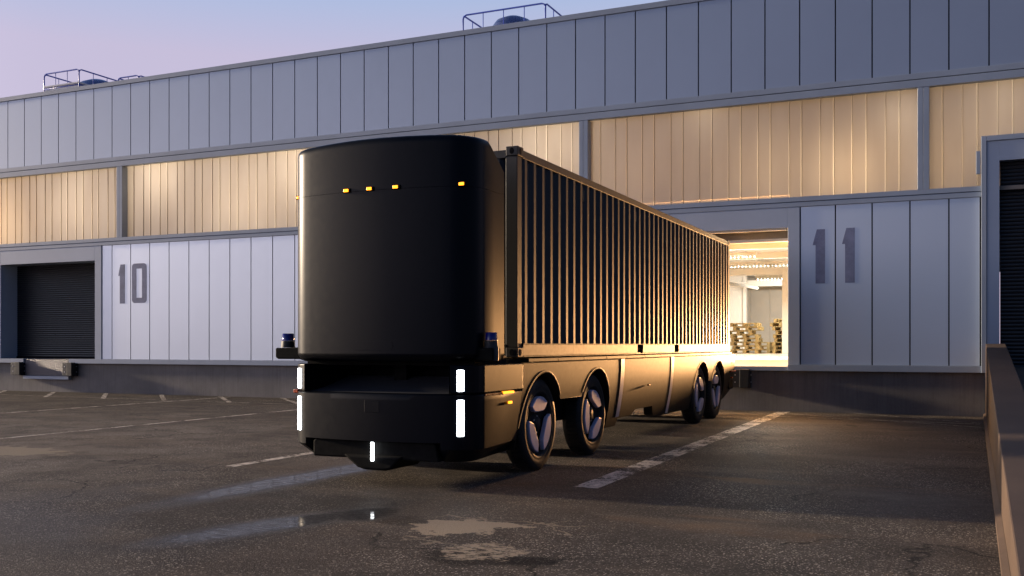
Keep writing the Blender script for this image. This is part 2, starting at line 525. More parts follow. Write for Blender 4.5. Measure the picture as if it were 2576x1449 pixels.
def line_paint():
    m, t, b = new_mat('worn_line_paint')
    q = NT(t); c = q.coord()
    f = q.noise(c, 13, 8, 0.85)
    g = q.noise(c, 2.2, 4, 0.6)
    cc = q.mix(q.ramp(q.noise(c, 12, 4), 0.3, 0.7), (0.45, 0.38, 0.30, 1), (0.80, 0.70, 0.58, 1))
    q.l(cc, b.inputs['Base Color'])
    b.inputs['Roughness'].default_value = 0.6
    keep = q.ramp(q.math('ADD', f, q.math('MULTIPLY', q.math('SUBTRACT', g, 0.5), 0.6)), 0.44, 0.53)
    tr = q.n('ShaderNodeBsdfTransparent'); mx = q.n('ShaderNodeMixShader')
    q.l(keep, mx.inputs[0]); q.l(tr.outputs[0], mx.inputs[1]); q.l(b.outputs[0], mx.inputs[2])
    q.l(mx.outputs[0], t.nodes['Material Output'].inputs[0])
    return m
M['line'] = line_paint()

def window_mat(tfac=0.5, tint=None, name='milky_window_sheet'):
    """Milky corrugated plastic sheet: diffuses the hall lamps behind it and mirrors the sky softly."""
    m, t, b = new_mat(name)
    q = NT(t); c = q.coord()
    n1 = q.noise(q.scale(c, (2.0, 1, 0.5)), 0.8, 3, 0.5)
    cc = q.mix(q.ramp(n1, 0.3, 0.7), (0.76, 0.68, 0.58, 1), (0.86, 0.79, 0.70, 1))
    tl = q.n('ShaderNodeBsdfTranslucent'); q.l(cc, tl.inputs[0])
    if tint:
        for lk in list(tl.inputs[0].links): t.links.remove(lk)
        tl.inputs[0].default_value = tint
    b.inputs['Base Color'].default_value = (0.50, 0.46, 0.44, 1)
    b.inputs['Roughness'].default_value = 0.30
    b.inputs['Specular IOR Level'].default_value = 0.6
    mx = q.n('ShaderNodeMixShader'); mx.inputs[0].default_value = tfac
    q.l(b.outputs[0], mx.inputs[1]); q.l(tl.outputs[0], mx.inputs[2])
    q.l(mx.outputs[0], t.nodes['Material Output'].inputs[0])
    return m
M['window'] = window_mat()

def checker_plate():
    m, t, b = new_mat('tread_plate')
    q = NT(t); c = q.coord()
    v = q.n('ShaderNodeTexVoronoi'); q.l(q.scale(c, (1, 1, 1)), v.inputs['Vector']); v.inputs['Scale'].default_value = 34; v.inputs['Randomness'].default_value = 0.15
    d = q.ramp(v.outputs['Distance'], 0.15, 0.45, 1, 0)
    q.l(q.mix(d, (0.045, 0.045, 0.055, 1), (0.14, 0.135, 0.155, 1)), b.inputs['Base Color'])
    b.inputs['Metallic'].default_value = 0.5; b.inputs['Roughness'].default_value = 0.45
    bp = q.n('ShaderNodeBump'); bp.inputs['Strength'].default_value = 0.6; bp.inputs['Distance'].default_value = 0.006
    q.l(d, bp.inputs['Height']); q.l(bp.outputs[0], b.inputs['Normal'])
    return m
M['tread'] = checker_plate()

# ================================================================== ground
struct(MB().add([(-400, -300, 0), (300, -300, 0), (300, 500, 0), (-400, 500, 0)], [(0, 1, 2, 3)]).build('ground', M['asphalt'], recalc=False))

def line(p, q, w, z=0.004):
    p = Vector((p[0], p[1], 0)); q = Vector((q[0], q[1], 0))
    d = (q - p).normalized(); n = Vector((-d.y, d.x, 0)) * w / 2
    return struct(MB().add([(v.x, v.y, z) for v in (p - n, q - n, q + n, p + n)], [(0, 1, 2, 3)]).build('painted_line', M['line'], recalc=False))
line((-3.92, 10.69), (-3.97, 24.93), 0.30)
line((-8.95, 10.6), (-8.95, 24.93), 0.17)
line((-15.25, 10.0), (-15.25, 24.93), 0.12)
line((-20.9, 9.0), (-20.9, 24.93), 0.12)
for i in range(6):
    x = -31.1 + i * 2.42
    line((x, 24.9), (x + 2.55, 22.35), 0.14, 0.008)
line((-33, 22.9), (-14, 22.2), 0.045, 0.012)
line((-3.8, 24.2), (0.34, 21.7), 0.05, 0.008)
line((-3.9, 23.1), (0.34, 22.5), 0.05, 0.012)
line((-2.4, 24.9), (0.34, 22.7), 0.05, 0.016)

# ================================================================== warehouse
WY = 25.0
X0, X1 = -44.0, 9.0
wh = empty('warehouse', (-15, WY, 0), 'long pale blue-grey panelled warehouse with a lit milky window band and loading doors', 'warehouse')
P = 0.8329
XG = -31.10            # a joint of the panel grid
D10 = (-31.44, -26.86); D11 = (-8.47, -3.89)
DTOP = 4.50; DBOT = 1.15
def panels(name, xa, xb, z0, z1, mat, y0=WY, y1=WY + 0.049, gap=0.030):
    mb = MB()
    k = math.floor((xa - XG) / P)
    x = XG + k * P
    while x < xb - 1e-6:
        a, b = max(x, xa) + (gap / 2), min(x + P, xb) - (gap / 2)
        if b - a > 0.03:
            mb.box(a, b, y0, y1, z0, z1)
        x += P
    return mb.build(name, mat, wh)
# dark core behind the joints
core = MB()
core.box(X0, X1, WY + 0.05, WY + 0.2, 7.9, 10.34)
core.box(X0, D10[0] - 0.42, WY + 0.05, WY + 0.2, 1.0, 5.05)
core.box(D10[1] + 0.24, D11[0] - 0.26, WY + 0.05, WY + 0.2, 1.0, 5.05)
core.box(D11[1] + 0.22, 0.5, WY + 0.05, WY + 0.2, 1.0, 5.05)
core.build_each('wall_core', M['seam'], wh)
panels('upper_cladding', X0, X1, 7.955, 10.345, M['panel_up'])
panels('lower_cladding', X0, -31.90, 1.155, 4.995, M['panel_low'])
panels('lower_cladding', -26.55, -8.76, 1.155, 4.995, M['panel_low'])
panels('lower_cladding', -3.60, 0.372, 1.155, 4.995, M['panel_low'])
MB().box(X0, X1, WY - 0.035, WY + 0.35, 10.35, 10.50).build('parapet_cap', M['trim'], wh, bevel=0.01)
# trims above and below the window band, each in two strips with a shadow gap
MB().box(X0, X1, WY - 0.04, WY + 0.10, 7.815, 7.950).box(X0, X1, WY - 0.05, WY + 0.12, 7.62, 7.795).build_each('window_band_trim', M['trim'], wh, bevel=0.004, seg=1)
MB().box(X0, X1, WY + 0.0, WY + 0.09, 7.79, 7.82).box(X0, X1, WY, WY + 0.09, 5.11, 5.13).build_each('trim_joint', M['seam'], wh)
MB().box(X0, 0.385, WY - 0.05, WY + 0.12, 5.125, 5.24).box(X0, 0.385, WY - 0.04, WY + 0.10, 5.0, 5.112).build_each('window_band_trim', M['trim'], wh, bevel=0.004, seg=1)
# windows: milky corrugated sheets between wide posts
posts = [-34.15, -25.86, -17.58, -9.33, -0.95, 7.35]
def sheet(xa, xb):
    rows = [[], []]
    x = xa
    pts = [(xa, 0)]
    k = 0
    rnd = random.Random(int(abs(xa) * 10))
    while True:
        w = 0.345 + (0.09 if k % 2 else -0.04) + rnd.uniform(-0.02, 0.02)
        x += w
        if x > xb - 0.08: break
        r = 0.015 if k % 2 else 0.021
        pts += [(x - r, 0), (x - r * 0.6, -0.026), (x + r * 0.6, -0.026), (x + r, 0)]
        k += 1
    pts.append((xb, 0))
    front = [(a, WY + 0.20 + b, 5.20) for a, b in pts]
    top = [(a, WY + 0.20 + b, 7.66) for a, b in pts]
    return MB().grid([front, top], smooth=False)
M['window_rib'] = window_mat(0.85, (0.98, 0.93, 0.84, 1), 'milky_window_rib')  # brighter sheet copy: light leaking at the ribs put into its tint
M['window_rib_shade'] = window_mat(0.30, (0.30, 0.22, 0.15, 1), 'milky_window_rib_shade')  # darker sheet copy: shade of the right-hand rib sides put into its tint
for i in range(len(posts) - 1):
    xa, xb = posts[i] + 0.25, posts[i + 1]
    fr = MB()
    fr.box(posts[i], posts[i] + 0.118, WY - 0.045, WY + 0.26, 5.243, 7.617)
    fr.box(posts[i] + 0.124, xa, WY - 0.045, WY + 0.26, 5.243, 7.617)
    w = fr.build('window_frame', M['trim'], wh, bevel=0.004, seg=1)
    pn = sheet(xa - 0.02, xb + 0.02).build('window_pane', M['window'], w, recalc=False)
    pn.data.materials.append(M['window_rib'])
    pn.data.materials.append(M['window_rib_shade'])
    for j, pl in enumerate(pn.data.polygons):
        if j % 4 in (1, 2, 3):
            pl.material_index = 2 if j % 4 == 3 else 1
# plinth + ledge
MB().box(X0, D11[0] - 0.26, WY + 0.04, WY + 0.4, -0.2, 1.0).box(D11[0] - 0.26, 0.47, WY + 0.04, WY + 0.4, -0.2, 1.0).build_each('plinth', M['concrete'], wh)
MB().box(X0, D10[0], WY - 0.10, WY + 0.3, 1.0, 1.15).box(D10[0], -30.2, WY - 0.10, WY + 0.3, 1.0, 1.146).box(-28.0, D11[0] - 0.27, WY - 0.10, WY + 0.3, 1.0, 1.15).box(-3.885, 0.47, WY - 0.10, WY + 0.3, 1.0, 1.15).build_each('ledge', M['trim'], wh, bevel=0.006)
# ---- door 10
def surround(xa, xb, z1, oa, ob, ot, y0, y1, zb=1.153):
    return MB().box(xa, oa, y0, y1, zb, z1).box(ob, xb, y0, y1, zb, z1).box(oa, ob, y0, y1, ot, z1)
s = surround(-31.89, -26.56, 4.995, D10[0], D10[1], DTOP, WY - 0.03, WY + 0.70)
s.build('door_surround', M['surround'], wh, bevel=0.005, seg=1)
def shutter(xa, xb, z0, z1, y, pitch=0.075):
    rows = []
    z = z0
    n = int((z1 - z0) / pitch)
    pts = []
    for i in range(n):
        zz = z0 + i * pitch
        pts += [(zz, 0.012), (zz + pitch * 0.16, -0.006), (zz + pitch * 0.5, -0.014), (zz + pitch * 0.84, -0.006)]
    pts.append((z1, 0.012))
    rows = [[(xa, y + b, a), (xb, y + b, a)] for a, b in pts]
    return MB().grid(rows, smooth=False)
o = shutter(D10[0] + 0.02, D10[1] - 0.02, 1.2, DTOP + 0.05, WY + 0.66).build('roller_shutter', M['shutter'], wh, recalc=False)
MB().box(D10[0] + 0.03, D10[1] - 0.03, WY + 0.60, WY + 0.70, 1.153, 1.215).build_each('bottom_rail', M['seam'], o)
MB().box(D10[0], D10[1], WY + 0.12, WY + 0.8, 1.0, 1.152).build('door_sill', M['concrete'], wh)
# leveller: hanging tread plate with bright lower lip
lv = MB().box(-30.16, -28.04, WY - 0.06, WY + 0.02, 0.56, 1.13).build('leveller_plate', M['tread'], wh, bevel=0.004)
MB().box(-30.2, -28.0, WY - 0.12, WY + 0.01, 0.44, 0.55).box(-28.035, -27.98, WY - 0.10, WY + 0.01, 0.553, 1.0).build('leveller_lip', M['trim'], lv, bevel=0.004)
def dock_bumper(x, label=None):
    b = MB().box(x + 0.215, x + 0.44, WY - 0.25, WY + 0.02, 0.57, 1.03).build('dock_bumper', M['bumper_rubber'], wh, bevel=0.012, label=label)
    MB().box(x, x + 0.212, WY - 0.235, WY + 0.03, 0.58, 1.02).build('side_plate', M['bumper_plate'], b, bevel=0.008)
    MB().box(x + 0.4425, x + 0.452, WY - 0.20, WY + 0.035, 0.56, 1.03).build('side_plate', M['bumper_rubber'], b, bevel=0.003)
    m = MB()
    for zz in (0.71, 0.89):
        m.lathe([(0.0, 0.018), (0.02, 0.018), (0.024, 0.0)], 'x', (x + 0.452, WY - 0.05, zz), 8)
        m.box(x + 0.09, x + 0.12, WY - 0.240, WY - 0.23, zz - 0.015, zz + 0.015)
    m.build_each('bolt', M['bolt'], b)
dock_bumper(-30.66)
dock_bumper(-28.15)
dock_bumper(-5.24)
# ---- door 11 (open)
s = surround(-8.74, -3.612, 4.995, D11[0], D11[1], DTOP, WY - 0.03, WY + 0.70)
s.build('door_surround', M['surround'], wh, bevel=0.005, seg=1)
MB().box(D11[0] - 0.27, D11[1] + 0.004, WY - 0.08, WY + 0.02, 1.0, 1.10).build('door_sill', M['trim'], wh, bevel=0.004)
# rolled-up shutter end with its pale bottom rail
o = MB().box(D11[0], D11[1], WY + 0.50, WY + 0.56, 4.30, 4.75).build('rolled_shutter', M['inner_dark'], wh)
MB().box(D11[0], D11[1], WY + 0.47, WY + 0.58, 4.22, 4.30).build_each('bottom_rail', M['inner_white'], o, bevel=0.01)
# dock plate: bright steel lip sloping up into the hall
MB().add([(D11[0] + .02, WY - 0.07, 1.105), (D11[1] - .004, WY - 0.07, 1.105), (D11[1] - .004, WY + 0.40, 1.262), (D11[0] + .02, WY + 0.40, 1.262)], [(0, 1, 2, 3)]).build('dock_plate', M['inner_white'], wh, recalc=False)
# ---- door 12 at the right end, drive-in, with flashing round a taller surround
DR = (0.39, 9.0)
MB().box(0.39, 0.495, WY - 0.14, WY + 0.25, 1.0, 6.35).box(0.498, X1, WY - 0.14, WY + 0.25, 6.235, 6.35).build_each('door_flashing', M['trim'], wh, bevel=0.005)
surround(0.50, 6.0, 6.23, 0.76, 5.4, 5.78, WY - 0.10, WY + 0.55, 1.0).build('door_surround', M['surround'], wh, bevel=0.005)
shutter(0.78, 5.38, 1.1, 5.82, WY + 0.15, 0.085).build('roller_shutter', M['shutter'], wh, recalc=False)
MB().box(6.003, X1, WY - 0.02, WY + 0.2, 0.0, 6.23).build('wall_return', M['panel_low'], wh)
MB().box(0.28, 0.375, WY - 0.13, WY - 0.052, 5.50, 6.02).build('junction_box', M['trim'], wh, bevel=0.01)
# roof (rises gently away from the facade) and hidden shell of the building
MB().add([(X0, WY + 0.3, 10.3), (X1, WY + 0.3, 10.3), (X1, WY + 8, 11.6), (X0, WY + 8, 11.6), (X0, WY + 30, 11.9), (X1, WY + 30, 11.9)], [(0, 1, 2, 3), (3, 2, 5, 4)]).build('roof', M['roof_box'], wh, recalc=False)
sh = MB()
sh.box(X0 - 0.3, X0, WY, WY + 30, 0, 11.6)
sh.box(X1, X1 + 0.3, WY, WY + 30, 0, 11.6)
sh.box(X0, X1, WY + 29.7, WY + 30, 5.4, 11.6)
sh.build_each('gable_wall', M['panel_up'], wh)
# upper window gallery behind the milky band
MB().box(X0, X1, WY + 0.4, WY + 29.7, 5.24, 5.28).box(X0, X1, WY + 0.125, WY + 0.395, 5.13, 5.235).build('gallery_floor', M['inner_dark'], wh)
MB().box(X0, X1, WY + 5.0, WY + 5.15, 5.29, 10.2).build('gallery_wall', M['inner_dark'], wh)
# ---- ground floor hall seen through door 11
FL = 1.26
MB().box(-24, -1, WY + 0.40, WY + 29.5, FL - 0.15, FL).build('hall_floor', M['inner_floor'], wh)
w = MB()
k = -24.0
while k < -1:
    w.box(k + 0.006, k + 0.994, WY + 27.0, WY + 27.1, FL, 5.2)
    k += 1.0
w.box(-24.2, -24, WY + 0.8, WY + 27, FL, 5.2)
w.build('hall_wall', M['inner_wall'], wh)
MB().box(-24, -1, WY + 27.1, WY + 27.2, FL, 5.2).build('hall_wall', M['seam'], wh)
MB().box(-24, D11[0], WY + 0.71, WY + 0.8, FL, 5.2).box(D11[1], -1.0, WY + 0.71, WY + 0.8, FL, 5.2).box(-1.0, -0.9, WY + .71, WY + 27, FL, 5.2).build_each('hall_wall', M['inner_white'], wh)
p = MB().box(-16, -9.62, WY + 23.2, WY + 23.4, FL + 0.3, 5.2)
p.build('partition', M['inner_white'], wh)
MB().box(-16, -9.6, WY + 23.15, WY + 23.4, FL, FL + 0.30).build('partition_skirting', M['inner_wall'], wh)
MB().box(-9.60, -9.45, WY + 23.1, WY + 23.4, FL, 5.2).box(-6.92, -6.4, WY + 17.9, WY + 18.3, FL, 4.75).build_each('hall_column', M['inner_white'], wh)
MB().box(-24, -1, WY + 0.7, WY + 27.1, 5.16, 5.235).build('hall_ceiling', M['inner_white'], wh)
bm_ = MB()
for yy, z0, z1 in ((9.5, 4.93, 5.16), (13.5, 4.93, 5.16), (18.0, 4.62, 4.92), (23.5, 4.45, 4.75)):
    bm_.box(-24, -1.0, WY + yy, WY + yy + 0.22, z0, z1)
for xx in (-12.0, -9.3, -7.6):
    bm_.box(xx, xx + 0.16, WY + 1.0, WY + 26.9, 4.97, 5.157)
bm_.build_each('ceiling_beam', M['inner_white'], wh, bevel=0.01)
MB().tube([(-11.5, WY + 24.5, 4.9), (-8.6, WY + 21.5, 4.25)], 0.07).tube([(-14, WY + 25, 4.7), (-9.4, WY + 23, 4.62)], 0.05).build_each('ceiling_brace', M['inner_white'], wh)

# door digits
def digit_one(mb, x, z, s=1.0, y=WY - 0.006):
    pts = [(x + 0.06 * s, z + 0.0), (x + 0.28 * s, z), (x + 0.28 * s, z + 1.31 * s), (x + 0.09 * s, z + 1.31 * s), (x - 0.01 * s, z + 0.93 * s), (x + 0.06 * s, z + 0.93 * s)]
    mb.prism(pts, y, WY + 0.0, 'y')
d1 = MB(); digit_one(d1, -25.81, 3.02)
d1.build('door_number', M['digit'], wh, label='painted numeral 1 of the door number 10')
def rr(x0, x1, z0, z1, r, n=6):
    pts = []
    for cx, cz, a0 in ((x1 - r, z0 + r, -90), (x1 - r, z1 - r, 0), (x0 + r, z1 - r, 90), (x0 + r, z0 + r, 180)):
        for i in range(n + 1):
            a = R(a0 + 90 * i / n)
            pts.append((cx + r * math.cos(a), cz + r * math.sin(a)))
    return pts
def ring_plate(outer, inner, y0, y1):
    n = len(outer)
    vs = [(x, y0, z) for x, z in outer] + [(x, y0, z) for x, z in inner] + [(x, y1, z) for x, z in outer] + [(x, y1, z) for x, z in inner]
    fs = []
    for i in range(n):
        j = (i + 1) % n
        fs += [(i, j, n + j, n + i), (2 * n + i, 3 * n + i, 3 * n + j, 2 * n + j), (i, 2 * n + i, 2 * n + j, j), (n + i, n + j, 3 * n + j, 3 * n + i)]
    return vs, fs
vs, fs = ring_plate(rr(-25.21, -24.57, 3.03, 4.34, 0.12), rr(-25.02, -24.77, 3.20, 4.17, 0.012), WY - 0.006, WY - 0.0)
MB().add(vs, fs).build('door_number', M['digit'], wh, label='painted numeral 0 of the door number 10')
d = MB(); digit_one(d, -3.30, 3.12); d.build('door_number', M['digit'], wh, label='left painted numeral 1 of the door number 11')
d = MB(); digit_one(d, -2.62, 3.12); d.build('door_number', M['digit'], wh, label='right painted numeral 1 of the door number 11')

# ---- lamps of the building
def area(name, parent, loc, size, power, direction, colr=(1.0, 0.78, 0.50), spread=180):
    l = bpy.data.lights.new(name, 'AREA')
    l.shape = 'RECTANGLE'; l.size, l.size_y = size
    l.energy = power; l.color = colr; l.spread = R(spread)
    o = bpy.data.objects.new(name, l)
    col.objects.link(o)
    o.rotation_euler = Vector(direction).to_track_quat('-Z', 'Y').to_euler()
    if parent:
        o.parent = parent
        o.location = Vector(loc) - Vector(parent.location)
    else:
        o.location = loc
    return o
# strip lamp under the head of door 11
dl = empty('door_lamp', (-6.18, WY + 0.2, 4.44), 'warm strip lamp glowing under the head of the open door 11', 'lamp')
MB().box(-8.42, -3.94, WY + 0.04, WY + 0.16, 4.455, 4.497).build('housing', M['lamp_body'], dl, bevel=0.004)
area('lamp_light', dl, (-6.18, WY + 0.10, 4.448), (4.4, 0.06), 90, (0.05, -0.7, -0.8), (1.0, 0.72, 0.40), 110)
# unseen lights added in the hall to shine out through the door: along the flank of the truck, and wide over the yard
area('added_hall_light', None, (-3.95, WY + 8.0, 1.75), (1.0, 0.8), 2500, (-0.04, -1, 0), (1.0, 0.50, 0.19), 120)
area('added_hall_light', None, (-7.7, WY + 5.0, 3.5), (1.8, 0.8), 320, (0.45, -1, -0.35), (1.0, 0.54, 0.25), 150)
hall = [(11.0, 4.86, -8.8, 4.2), (14.6, 4.80, -8.2, 5.6), (18.9, 4.55, -6.6, 3.2)]
texts = ['nearest hall strip lamp seen through the open door 11', 'middle hall strip lamp seen through the open door 11', 'farthest hall strip lamp seen through the open door 11, beside the white column']
for (yy, zz, cx, ln), tx in zip(hall, texts):
    t = empty('strip_lamp', (cx, WY + yy, zz), tx, 'lamp', 'strip lamps under the hall ceiling')
    MB().box(cx - ln / 2, cx + ln / 2, WY + yy - 0.08, WY + yy + 0.08, zz, zz + 0.10).build('housing', M['lamp_body'], t, bevel=0.01)
    lou = MB()
    n = int(ln / 0.14)
    for i in range(n):
        x = cx - ln / 2 + (i + 0.5) * ln / n
        lou.box(x - 0.012, x + 0.012, WY + yy - 0.13, WY + yy + 0.13, zz - 0.09, zz - 0.012)
    lou.build('louvre', M['lamp_body'], t)
    area('lamp_light', t, (cx, WY + yy, zz - 0.10), (ln, 0.2), 500, (0, (-0.35 if yy < 16 else 0.7), -1), (1.0, 0.95, 0.87))
# lamps inside the glazed gallery, seen only as glow through the sheets
WHT, TAN, ORA = (1.0, 0.81, 0.60), (1.0, 0.70, 0.40), (1.0, 0.62, 0.33)
gal = [(-38, 8.3, 230, 3.0, WHT), (-32.0, 5.9, 170, 2.2, TAN), (-28, 6.6, 130, 2.2, WHT), (-24.3, 7.3, 70, 1.4, WHT), (-21.0, 6.2, 170, 2.6, WHT), (-18.6, 7.3, 75, 1.6, WHT), (-15.2, 7.4, 130, 2.2, WHT),
       (-10.4, 7.1, 85, 1.7, WHT), (-7.8, 6.1, 50, 2.6, ORA), (-6.0, 7.6, 8, 0.9, WHT), (-4.6, 5.95, 34, 1.7, TAN), (-2.5, 5.85, 42, 1.35, TAN), (-1.3, 7.1, 6, 0.75, WHT), (0.9, 7.2, 16, 1.2, WHT), (-0.2, 5.8, 30, 1.8, TAN), (3.0, 6.6, 55, 2.4, TAN)]
for gx, gz, gp, gd, gc in gal:
    l = bpy.data.lights.new('gallery_lamp', 'POINT')
    l.energy = gp; l.color = gc; l.shadow_soft_size = 0.4
    o = bpy.data.objects.new('gallery_lamp', l)
    col.objects.link(o); o.location = (gx, WY + gd, gz)

# ================================================================== pallets
def make_pallet():
    r = empty('pallet', (0, 0, 0), '', 'pallet', 'wooden pallets stacked in the hall')
    m = MB()
    for i in range(5):
        x = -0.6 + i * (1.2 - 0.14) / 4
        m.box(x, x + 0.14, -0.45, 0.45, 0.142, 0.166)
    for y in (-0.45, -0.06, 0.33):
        m.box(-0.6, 0.6, y, y + 0.12, 0.117, 0.1415)
        m.box(-0.6, 0.6, y, y + 0.12, 0.0, 0.024)
    m.build('deck', M['pallet'], r)
    b = MB()
    for x in (-0.6, -0.06, 0.46):
        for y in (-0.45, -0.06, 0.33):
            b.box(x, x + 0.14, y, y + 0.12, 0.0243, 0.1167)
    b.build_each('block', M['pallet'], r)
    return r
pal0 = make_pallet()
used = [False]
def put(x, y, z, rz, label):
    if not used[0]:
        o = pal0; used[0] = True
    else:
        o = copy_tree(pal0)
    o.location = (x, y, z); o.rotation_euler = (0, 0, rz)
    o['label'] = label
ordn = ['bottom', 'second', 'third', 'fourth', 'fifth', 'sixth', 'seventh', 'eighth', 'ninth', 'tenth']
YS = WY + 19.5
h = 0.168
for i in range(8):
    dx = [0.0, 0.1, 0.0, 0.05, 0.0, -0.25, 0.12, 0.0][i]
    put(-8.75 + dx, YS, FL + 0.002 + i * h, 0.02 * (-1) ** i, 'wooden pallet, %s from the floor in the left stack inside door 11' % ordn[i])
for i in range(9):
    dx = [0.0, 0.06, 0.0, 0.1, 0.02, 0.15, -0.02, -0.08, 0.05][i]
    put(-7.05 + dx, YS + 0.2, FL + 0.002 + i * h, 1.5 + 0.03 * (-1) ** i, 'wooden pallet, %s from the floor in the taller right stack inside door 11' % ordn[i])
for i in range(3):
    put(-7.98, YS + 1.6, FL + 0.002 + i * h, 0.0, 'wooden pallet, %s from the floor in the low stack between the two tall stacks' % ordn[i])

# ================================================================== roof cages
def cage(x0, x1, y0, y1, zt, zb, label, roundr=0.12, n=5, curb=None):
    r = empty('roof_guardrail', ((x0 + x1) / 2, (y0 + y1) / 2, zb), label, 'guardrail', 'blue guardrails on the warehouse roof')
    def run(a, b):
        a = Vector(a); b = Vector(b); d = (b - a).normalized(); L = (b - a).length
        m = MB()
        path = [a + Vector((0, 0, zb - zt)), a + Vector((0, 0, -roundr)), a + d * roundr * 0.3 + Vector((0, 0, -roundr * 0.3)), a + d * roundr, b - d * roundr, b - d * roundr * 0.3 + Vector((0, 0, -roundr * 0.3)), b + Vector((0, 0, -roundr)), b + Vector((0, 0, zb - zt))]
        m.tube(path, 0.027, 6)
        k = (zb - zt) * 0.45
        m.tube([a + Vector((0, 0, k)), b + Vector((0, 0, k))], 0.020, 6)
        q = max(2, int(L / 0.62))
        for i in range(1, q):
            p = a + (b - a) * i / q
            m.tube([p, p + Vector((0, 0, zb - zt))], 0.014, 5)
        return m
    A, B, C, D = (x0, y0, zt), (x1, y0, zt), (x1, y1, zt), (x0, y1, zt)
    for p, q in ((A, B), (B, C), (D, C), (A, D)):
        run(p, q).build('rail_panel', M['rail_blue'], r)
    return r
cage(-14.62, -11.76, 28.5, 31.2, 12.22, 11.0, 'blue pipe guardrail round the roof vent above the truck, the larger cage')
cage(-33.39, -31.49, 28.5, 30.6, 12.43, 11.1, 'blue pipe guardrail round the far left roof vent')
cage(-31.0, -29.9, 30.0, 30.7, 12.38, 11.6, 'small distant blue handrail just right of the left roof cage')
def vent(x, y, z, r, hgt, label):
    prof = [(0, r), (hgt * 0.55, r), (hgt * 0.8, r * 0.93), (hgt, r * 0.7), (hgt * 1.1, r * 0.35), (hgt * 1.12, 0.0)]
    o = MB().lathe(prof, 'z', (x, y, z), 40).build('roof_vent', M['dome'], autos=50)
    return tag(o, label, 'roof vent', 'domed vents on the warehouse roof')
vent(-13.35, 29.6, 10.9, 0.80, 1.27, 'dark domed metal roof vent inside the guardrail above the truck')
vent(-32.1, 30.0, 10.9, 0.92, 1.36, 'dark blue domed roof vent at the far left beside the pale box')
o = MB().box(-33.34, -31.50, 28.50, 28.9, 11.3, 11.88).box(-33.38, -31.46, 28.46, 28.95, 11.88, 11.94).build('roof_curb', M['roof_box'], bevel=0.01)
tag(o, 'pale flat roof curb box under the left blue guardrail', 'roof curb')

# ================================================================== ramp on the right with its low wall
def wx(y): return 0.30 + 0.0105 * (y - 7.85)
prof = [(24.9, 1.66), (1.2, 0.005)]
rows_l = []
mb = MB()
n = len(prof)
vs = []
for y, z in prof:
    x = wx(y)
    yy = min(y, 24.86)
    vs += [(x, yy, -0.1), (x, yy, z), (x + 0.40, yy, z), (x + 0.40, yy, -0.1)]
fs = []
for i in range(n - 1):
    for k in range(4):
        a, b = i * 4 + k, i * 4 + (k + 1) % 4
        fs.append((a, b, b + 4, a + 4))
fs += [(0, 3, 2, 1), ((n - 1) * 4, (n - 1) * 4 + 1, (n - 1) * 4 + 2, (n - 1) * 4 + 3)]
rw = mb.add(vs, fs).build('ramp_wall', M['rampwall'], bevel=0.012)
tag(rw, 'low concrete side wall of the ramp, sloping down from door 12 at the right edge', 'ramp wall')
k = MB().add([(wx(24.86) - 0.05, 24.86, 0), (wx(24.86) - 0.05, 24.86, 0.07), (wx(24.86) - 0.002, 24.86, 0.09), (wx(-2) - 0.05, -2, 0), (wx(-2) - 0.05, -2, 0.07), (wx(-2) - 0.002, -2, 0.09)], [(0, 1, 4, 3), (1, 2, 5, 4)]).build('base_kerb', M['rampwall'], rw, recalc=False)
struct(MB().add([(wx(25) + 0.38, 25.2, 1.14), (7, 25.2, 1.14), (wx(8) + 0.38, 8.6, 0.003), (7, 8.6, 0.003)], [(0, 2, 3, 1)]).build('ramp', M['ramp'], recalc=False))

# ================================================================== truck
TX = -6.17
HW = 1.245
tr = empty('driverless_truck', (TX, 16.7, 0), 'matt black cabless electric truck backed up to the open loading door, lights on', 'truck')
YB = 10.66
def outline(z=0, inset=0.0, yr=YB, y0=9.70, hw=HW):
    """front contour from rear-left round the front to rear-right, as (x, y) pairs with fixed count"""
    hw = hw - inset
    Rr = 0.346
    pts = [(-hw, yr), (-hw, yr - (yr - (y0 + 0.10 + 0.34)) * 0.5)]
    cxa = hw - 0.28
    curve = []
    arc = []
    for i in range(9):
        a = R(90 - i * (79 / 8))
        # arc centre so that it meets the side at x=-hw and the bowed front at |x|=cxa
        ax = -hw + Rr - Rr * math.sin(a)
        ay = (y0 + 0.10 + 0.34) - Rr * math.cos(a)
        arc.append((ax, ay))
    front = []
    for i in range(1, 20):
        x = -cxa + 2 * cxa * i / 20
        front.append((x, y0 + 0.10 * (x / cxa) ** 2))
    left = pts + arc
    right = [(-x, y) for x, y in reversed(left)]
    res = left + front + right
    return [(TX + x, y + inset) for x, y in res]
